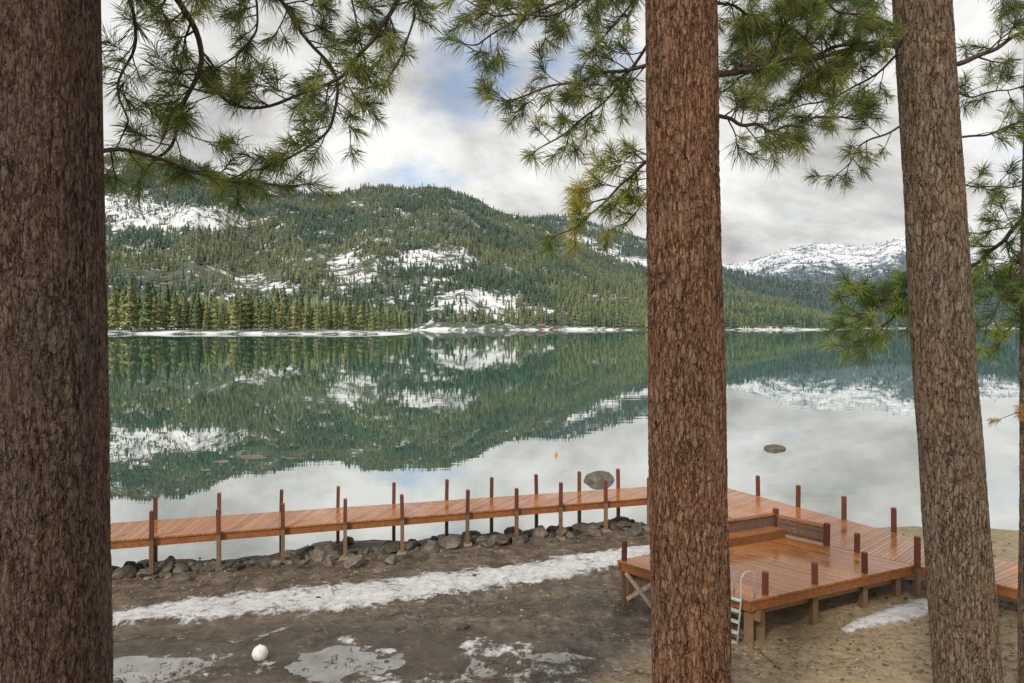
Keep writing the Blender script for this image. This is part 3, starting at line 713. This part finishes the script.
def on_line(a, b_, u):
    k = (u-512)/F; dx, dy = b_.x-a.x, b_.y-a.y
    t = (k*a.y-a.x)/(dx-k*dy); return Vector((a.x+dx*t, a.y+dy*t, ZD))
def post(p, top, bottom=None, w=.088, c=(0.15, 0.054, 0.033)):
    gg = Geo(); zb_ = gz(p.x, p.y)-.15 if bottom is None else bottom
    lean = Vector((random.uniform(-.014, .014), random.uniform(-.014, .014), 0))
    zt = ZD+top; ca = math.cos(.28); sa = math.sin(.28); h = w/2
    def ring(z, hh, off=Vector((0, 0, 0))):
        return [Vector((p.x+(sx*ca-sy*sa)*hh, p.y+(sx*sa+sy*ca)*hh, z))+off for sx, sy in ((-1, -1), (1, -1), (1, 1), (-1, 1))]
    k = random.uniform(.75, 1.3); cu = tuple(x*k for x in c)
    low = (0.22*k, 0.14*k, 0.08*k)
    gg.box8(ring(zb_, h)+ring(ZD-.05, h), low)
    gg.box8(ring(ZD-.05, h)+ring(zt-.02, h, lean), cu)
    gg.box8(ring(zt-.02, h, lean)+ring(zt, h*.75, lean), tuple(x*1.5 for x in cu))
    obj('post', gg.mesh('post', [post_m], dock_base), dock)
nA = Vector((dA.y, -dA.x, 0))   # away from the lake
for u in (96, 152, 219, 283, 345, 402, 467, 516, 560, 605, 648):
    p = on_line(A0, J, u)+nA*.055; post(p, random.uniform(.56, .64))
    gg = Geo(); z = gz(p.x, p.y)
    q = [(-.16, -.16), (.16, -.16), (.16, .16), (-.16, .16)]
    gg.box8([Vector((p.x+a, p.y+b_, z-.2)) for a, b_ in q]+[Vector((p.x+a*.75, p.y+b_*.75, z+.05)) for a, b_ in q], (0.26, 0.23, 0.19))
    obj('footing', gg.mesh('footing', [beam_m], dock_base), dock)
for u in (100, 155, 219, 281, 338, 394, 447, 492, 537, 580, 619):
    post(on_line(B0, C, u)-nA*.055, random.uniform(.54, .62))
for u in (757, 797): post(on_line(C, Kb, u)+Vector((.05, .05, 0)), .58)
for u in (843, 893): post(on_line(Kb, Kr, u)+Vector((.05, .05, 0)), .58)
post(Kr+Vector((.05, .05, 0)), .58)
nF = (Fc_-Rc).cross(Vector((0, 0, 1))).normalized()
nF = nF if nF.y < 0 else -nF
post(on_line(Bc, Rc, 857), .42, ZD-.25, .085)
for u in (770, 820, 870): post(on_line(Fc_, Rc, u)-nF*.12, .42, ZD-.25, .085)
for u in (768, 822, 872, 905): post(on_line(Fc_, Rc, u)-nF*.2, -.06, None, .12, (0.26, 0.16, 0.09))
post(Rc+Vector((.03, -.03, 0)), .60)
post(Lc+(Bc-Lc).normalized()*.12+(Fc_-Lc).normalized()*.06, .42)
for t in (.06, .30, .62, .95): post(Lc.lerp(Fc_, t)+(Bc-Lc).normalized()*.15, -.06, None, .12, (0.26, 0.17, 0.10))
for t in (.3, .65): post(Lc.lerp(Bc, t), -.06, None, .13, (0.24, 0.16, 0.10))
for t in (.25, .55, .85): post(Kb.lerp(C, t)*.5+Bc.lerp(J, t)*.5, -.06, None, .13, (0.2, 0.13, 0.08))
for u in (152, 219, 283, 345, 402, 467, 516, 560, 605):
    a = on_line(A0, J, u); gg = Geo()
    gg.beam(a+Vector((0, 0, -.15))-nA*.08, a-nA*1.45+Vector((0, 0, -.15)), .05, .18, (0.25, 0.13, 0.06))
    obj('joist', gg.mesh('joist', [beam_m], dock_base), dock)
gg = Geo(); o = (Bc-Lc).normalized()*.25; gg.beam(Lc+o+Vector((0, 0, -.32)), Fc_+o+Vector((0, 0, -.32)), .08, .18, (0.26, 0.16, 0.09))
obj('joist', gg.mesh('joist', [beam_m], dock_base), dock)
gg = Geo(); o = -nF*.30; gg.beam(Fc_+o+Vector((0, 0, -.32)), Rc+o+Vector((0, 0, -.32)), .08, .18, (0.26, 0.16, 0.09))
obj('joist', gg.mesh('joist', [beam_m], dock_base), dock)
for t0, t1 in ((.06, .30), (.30, .06)):
    gg = Geo(); a = Lc.lerp(Fc_, t0); b_ = Lc.lerp(Fc_, t1); o = (Bc-Lc).normalized()*(.045 if t0 < t1 else .085)
    gg.beam(a+o+Vector((0, 0, -.23)), Vector((b_.x, b_.y, gz(b_.x, b_.y)+.10))+o, .035, .08, (0.44, 0.35, 0.26))
    obj('brace', gg.mesh('brace', [beam_m], dock_base), dock)
def wallpanel(p, q, h=.5):
    gg = Geo(); n = 4
    for i in range(n):
        z = .03+(i+.5)*(h-.05)/n; k = random.uniform(.8, 1.2)
        gg.beam(p+Vector((0, 0, z)), q+Vector((0, 0, z)), .03, (h-.05)/n-.012, (0.17*k, 0.10*k, 0.068*k))
    obj('wall_panel', gg.mesh('wall_panel', [beam_m], dock_base), dock)
    gg = Geo(); gg.beam(p+Vector((0, 0, h+.02)), q+Vector((0, 0, h+.02)), .10, .035, (0.34, 0.13, 0.045))
    obj('rail', gg.mesh('rail', [beam_m], dock_base), dock)
Wl = on_line(Lc, Bc, 712); Wr = Bc.lerp(Rc, .40)
wallpanel(Wl, Bc-(Bc-Wl).normalized()*.06, .46); wallpanel(Bc+(Wr-Bc).normalized()*.06, Wr-(Wr-Bc).normalized()*.05, .42)
post(Bc, .60, ZD-.3, .10); post(Wr, .5, ZD-.3, .10); post(Wl, .54, ZD-.3, .10)
nb_ = (Fc_-Lc).normalized()
gg = Geo()
for k in range(3):
    o = nb_*(.10+k*.105); gg.beam(Wl+o+Vector((0, 0, .19)), Bc-(Bc-Wl).normalized()*.15+o+Vector((0, 0, .19)), .09, .035, (0.34, 0.135, 0.05))
obj('seat', gg.mesh('seat', [deck_m], dock_base), dock)
gg = Geo(); o = nb_*.35; gg.beam(Wl+o+Vector((0, 0, .085)), Bc-(Bc-Wl).normalized()*.15+o+Vector((0, 0, .085)), .025, .16, (0.22, 0.090, 0.036))
obj('seat_front', gg.mesh('seat_front', [beam_m], dock_base), dock)

# ------------------------------------------------------------------ ladder
metal_m, nt, b = mat('white_painted_metal')
nn = noise(nt, coords(nt), 20, 4, .6)
nt.links.new(ramp(nt, nn, [(0.3, (0.46, 0.51, 0.55)), (0.7, (0.66, 0.70, 0.74))]), b.inputs['Base Color'])
b.inputs['Metallic'].default_value = 0.2; b.inputs['Roughness'].default_value = 0.35
eL = (Fc_-Lc).normalized(); outw = -(Bc-Lc).normalized()
lp = Lc.lerp(Fc_, .835); lz = gz(lp.x, lp.y)
lbase = Vector((lp.x, lp.y, lz)); lad = empty('ladder', lbase)
tag(lad, 'pale metal swim ladder hooked over the deck edge', 'ladder')
LW = .40
for k in (0, 1):
    a = eL*(LW*k); q = []
    q.append(Vector((0, 0, -.03))+a+outw*.20)
    q.append(Vector((0, 0, ZD-lz))+a+outw*.10)
    for i in range(9):
        an = math.pi*i/8; q.append(a+outw*(.10-.16*(1-math.cos(an)))+Vector((0, 0, ZD-lz+.34+.16*math.sin(an))))
    q.append(a+outw*(-.22)+Vector((0, 0, ZD-lz+.0)))
    gg = Geo(); gg.tube(q, .015, 8); obj('rail', gg.mesh('rail', [metal_m], (0, 0, 0), True), lad)
for i in range(5):
    z = .08+.19*i; o = outw*(.20-.10*z/(ZD-lz))
    gg = Geo(); gg.beam(o+Vector((0, 0, z)), o+eL*LW+Vector((0, 0, z)), .08, .028)
    obj('step', gg.mesh('step', [metal_m]), lad)

# ------------------------------------------------------------------ rocks
rock_v = []; boulder_v = []
for k in range(8):
    bm = bmesh.new(); bmesh.ops.create_icosphere(bm, subdivisions=3 if k >= 2 else 4, radius=.5)
    o = Vector((k*7.3, k*3.1, 0)); rr_ = random.Random(k+50)
    for v in bm.verts:
        n0 = v.co.normalized()
        d = 1+(0.34 if k >= 2 else .14)*mnoise.noise(n0*1.3+o)+(0.14 if k >= 2 else .05)*mnoise.noise(n0*3.1+o)
        v.co = n0*.5*d
    if k >= 2:
        for j in range(13):
            nrm = Vector((rr_.gauss(0, 1), rr_.gauss(0, 1), rr_.gauss(0, 1))).normalized(); lim = rr_.uniform(.27, .40)
            for v in bm.verts:
                e = v.co.dot(nrm)-lim
                if e > 0: v.co -= nrm*e*.96
    for v in bm.verts: v.co += v.co.normalized()*0.02*mnoise.noise(v.co*14+o)
    me = bpy.data.meshes.new('rock'); bm.to_mesh(me); bm.free()
    me.polygons.foreach_set('use_smooth', [k < 2]*len(me.polygons)); me.materials.append(rock_m if k >= 2 else boulder_m)
    (rock_v if k >= 2 else boulder_v).append(me)
def rock(x, y, s, z=None, lab='rough grey brown angular rock in the shoreline pile', grp='rocks along the shoreline', fl=.65, name='rock', me=None):
    o = obj(name, me or random.choice(rock_v)); zz = gz(x, y) if z is None else z
    o.location = (x, y, zz+s*fl*.16); o.scale = (s*random.uniform(.9, 1.45), s*random.uniform(.8, 1.1), s*fl*random.uniform(.7, 1.25))
    o.rotation_euler = (random.uniform(-.3, .3), random.uniform(-.3, .3), random.uniform(0, 6.3))
    tag(o, lab, 'rock', grp); return o
for i in range(242):
    a = A0.lerp(J, .05+.95*random.random())
    s = random.choice((.14, .18, .24, .28, .34, .42, .56, .22, .28))*random.uniform(.8, 1.2)
    rock(a.x+random.uniform(-.2, .2), a.y+random.gauss(.30, .34), s, fl=.7)
for (u, v, s) in ((320, 553, .75), (352, 563, .5), (430, 548, .55), (450, 545, .6), (500, 540, .6), (296, 560, .5), (590, 528, .55), (620, 520, .6), (632, 535, .5), (118, 572, .5), (240, 566, .4)):
    p = lvl(u, v, .25); rock(p.x, p.y, s)
for i in range(30):
    u = random.choice((random.uniform(930, 1010), random.uniform(110, 640))); v = random.uniform(550, 640)
    p = lvl(u, v, .3)
    rock(p.x, p.y, random.uniform(.06, .15), lab='small stone lying on the muddy shore', grp='stones on the mud')
p = lvl(464, 627, .45); rock(p.x, p.y, .26, lab='pale stone half sunk in the mud', grp='stones on the mud')
p = lvl(600, 480, 0); o = rock(p.x, p.y, 1.35, 0.0, 'large rounded grey boulder rising from the water', None, .75, 'boulder', boulder_v[0]); o.location.z = -.04; o.scale = (1.25, 1.0, .78); o.rotation_euler = (0, 0, .4)
p = lvl(775, 449, 0); o = rock(p.x, p.y, 1.0, 0.0, 'low dark rock breaking the lake surface', None, .5, 'boulder', boulder_v[1]); o.location.z = -.02; o.scale = (1.1, .8, .46); o.rotation_euler = (0, 0, .1)
for u, v, w in ((222, 461, .8), (250, 457, 1.4), (290, 458, .7), (335, 452, 1.1), (300, 454, .8), (175, 450, .9), (375, 450, .8), (205, 470, .5), (270, 466, .6), (150, 462, .7)):
    p = lvl(u, v, 0); o = rock(p.x, p.y, .5, 0, 'flat rock barely breaking the water surface', 'rocks awash in the lake'); o.location.z = -.015; o.scale = (w*1.3, w*.8, .11); o.rotation_euler = (0, 0, random.uniform(-.3, .3))

# gravel + litter (stuff)
n = 5500
gu = rng.uniform(60, 1060, n); gv = 326+ (rng.uniform(200, 370, n))
gy = F*5.65/(gv-326); gx = (gu-512)/F*gy; gzv = gheight(gx, gy)
keep = gzv > -.05; gx, gy, gzv = gx[keep], gy[keep], gzv[keep]; n = len(gx)
oc = np.array([(1, 0, 0), (0, 1, 0), (-1, 0, 0), (0, -1, 0), (0, 0, 1), (0, 0, -1)], float)
sz = 0.010+0.030*rng.random(n)**3
V = oc[None]*sz[:, None, None]*(0.6+0.8*rng.random((n, 6, 1)))*np.array([1.2, 1.2, .7])
ang = rng.random(n)*6.28; ca, sa = np.cos(ang), np.sin(ang)
V = np.stack([V[:, :, 0]*ca[:, None]-V[:, :, 1]*sa[:, None], V[:, :, 0]*sa[:, None]+V[:, :, 1]*ca[:, None], V[:, :, 2]], 2)
V += np.stack([gx, gy, gzv+.004], 1)[:, None, :]
ff = np.array([(0, 1, 4), (1, 2, 4), (2, 3, 4), (3, 0, 4), (1, 0, 5), (2, 1, 5), (3, 2, 5), (0, 3, 5)])
Fs = (ff[None]+(np.arange(n)*6)[:, None, None]).reshape(-1, 3)
k = rng.random((n, 1)); C_ = np.array([[0.05, 0.038, 0.028]])*(1-k)+np.array([[0.34, 0.275, 0.21]])*k
stone_m = simple_tint('gravel_stone', .85, 12, .7, 1.2, 0)
tag(obj('gravel', mk_mesh('gravel', V.reshape(-1, 3), Fs, [stone_m], False, col=np.repeat(C_, 6, 0))), 'loose gravel and pebbles on the shore', 'gravel', kind='stuff')
g = Geo()
for i in range(2200):
    u = random.uniform(90, 1040); v = random.uniform(556, 690); p = lvl(u, v, .4); z = gz(p.x, p.y)
    if z < .05: continue
    a = random.uniform(0, 6.3); l = random.uniform(.03, .14) if random.random() < .9 else random.uniform(.2, .5)
    d = Vector((math.cos(a), math.sin(a), random.uniform(-.1, .15)))*l
    k = random.uniform(.4, 1.8); g.beam(Vector((p.x, p.y, z+.012)), Vector((p.x, p.y, z+.014))+d, .008, .006, (0.14*k, .09*k, .055*k))
tag(obj('twig_litter', g.mesh('twig_litter', [branch_wood])), 'fallen twigs and needles scattered on the mud', 'litter', kind='stuff')

# ------------------------------------------------------------------ ball float and buoy
plast, nt, b = mat('white_plastic')
nn = noise(nt, coords(nt), 9, 5, .6)
nt.links.new(ramp(nt, nn, [(0.3, (0.55, 0.52, 0.47)), (0.55, (0.80, 0.80, 0.78))]), b.inputs['Base Color']); b.inputs['Roughness'].default_value = .35
def lathe(prof, n=28):
    V = []
    for r, z in prof:
        for k in range(n): V.append((r*math.cos(6.28318*k/n), r*math.sin(6.28318*k/n), z))
    f = [(i*n+k, i*n+(k+1) % n, (i+1)*n+(k+1) % n, (i+1)*n+k) for i in range(len(prof)-1) for k in range(n)]
    return V, f
p = lvl(260, 661, .5)
ix = int(np.argmin(np.abs(xs-p.x))); iy = int(np.argmin(np.abs(ys-p.y))); z = float(GZ[iy-2:iy+3, ix-2:ix+3].max())
e = empty('float_ball', (p.x, p.y, z-.015))
R = .125; prof = [(max(.001, R*math.sin(math.pi*i/18))+(0.004 if i == 9 else 0), R-R*math.cos(math.pi*i/18)) for i in range(19)]
V, f = lathe(prof); obj('shell', mk_mesh('shell', V, f, [plast], True), e)
gg = Geo(); gg.tube([(.016*math.cos(6.28*i/12), 0, 2*R+.006+.016*math.sin(6.28*i/12)) for i in range(13)], .005, 6, (.5, .5, .5)); obj('eyelet', gg.mesh('eyelet', [plast], (0, 0, 0), True), e)
tag(e, 'round white plastic float resting on the mud', 'float')
oran, nt, b = mat('orange_plastic')
nn = noise(nt, coords(nt), 4, 3, .6); nt.links.new(ramp(nt, nn, [(0.3, (0.5, 0.2, 0.04)), (0.6, (0.65, 0.32, 0.05))]), b.inputs['Base Color'])
p = lvl(556, 455, 0); e = empty('mooring_buoy', (p.x, p.y, 0)); e.scale = (.55, .55, .55)
V, f = lathe([(.002, -.2), (.10, -.16), (.14, 0), (.13, .14), (.07, .24), (.03, .3), (.03, .42), (.001, .43)], 16); obj('body', mk_mesh('body', V, f, [oran], True), e)
gg = Geo(); gg.tube([(.04*math.cos(6.28*i/10), 0, .46+.04*math.sin(6.28*i/10)) for i in range(11)], .01, 6, (.3, .3, .3)); obj('eyelet', gg.mesh('eyelet', [oran], (0, 0, 0), True), e)
tag(e, 'small orange buoy floating on the calm lake', 'buoy')

# ------------------------------------------------------------------ sky, sun, camera
w = bpy.data.worlds.new('World'); scene.world = w; w.use_nodes = True; nt = w.node_tree; L = nt.links
bg = nt.nodes['Background']; sky = nt.nodes.new('ShaderNodeTexSky'); sky.sky_type = 'NISHITA'; sky.sun_disc = False
sky.sun_elevation = math.radians(40); sky.sun_rotation = math.radians(210)
L.new(sky.outputs[0], bg.inputs[0]); bg.inputs[1].default_value = 0.15
tc = nt.nodes.new('ShaderNodeTexCoord'); sp = nt.nodes.new('ShaderNodeSeparateXYZ'); L.new(tc.outputs['Generated'], sp.inputs[0])
zz = math_(nt, 'ADD', math_(nt, 'MAXIMUM', sp.outputs[2], 0.0), 0.50)
cb = nt.nodes.new('ShaderNodeCombineXYZ')
L.new(math_(nt, 'DIVIDE', sp.outputs[0], zz), cb.inputs[0]); L.new(math_(nt, 'DIVIDE', sp.outputs[1], zz), cb.inputs[1])
mp = nt.nodes.new('ShaderNodeMapping'); mp.inputs['Scale'].default_value = (1.5, 1.7, 1); mp.inputs['Location'].default_value = (5.4, 2.3, 0)
L.new(cb.outputs[0], mp.inputs[0])
c1 = noise(nt, mp.outputs[0], 1.6, 7, 0.58, 0.1); c2 = noise(nt, mp.outputs[0], 2.3, 9, 0.60, 0.15)
shade = ramp(nt, c2, [(0.34, (0.47, 0.465, 0.455)), (0.46, (0.69, 0.685, 0.665)), (0.54, (0.85, 0.845, 0.82)), (0.64, (1.0, 1.0, 0.975))])
bg2 = nt.nodes.new('ShaderNodeBackground'); L.new(shade, bg2.inputs[0]); bg2.inputs[1].default_value = 1.0
mx = nt.nodes.new('ShaderNodeMixShader'); L.new(ramp(nt, c1, [(0.33, 0.35), (0.43, 1)]), mx.inputs[0])
L.new(bg.outputs[0], mx.inputs[1]); L.new(bg2.outputs[0], mx.inputs[2]); L.new(mx.outputs[0], nt.nodes['World Output'].inputs[0])

sd = bpy.data.lights.new('sun', 'SUN'); sd.energy = 2.6; sd.angle = math.radians(6); sd.color = (1, .91, .78)
so = bpy.data.objects.new('sun', sd); COL.objects.link(so); so.rotation_euler = (math.radians(50), 0, math.radians(-30)); so.location = (-10, -10, 30)

cam = bpy.data.cameras.new('camera'); co_ = bpy.data.objects.new('camera', cam); COL.objects.link(co_); scene.camera = co_
cam.sensor_width = 36; cam.lens = 36*F/1024; cam.clip_end = 30000; cam.clip_start = .1
co_.location = (0, 0, EYE); co_.rotation_euler = (math.radians(90), 0, 0); cam.shift_y = -(341.5-HZ)/1024
scene.view_settings.view_transform = 'Standard'; scene.view_settings.look = 'None'; scene.view_settings.exposure = 0
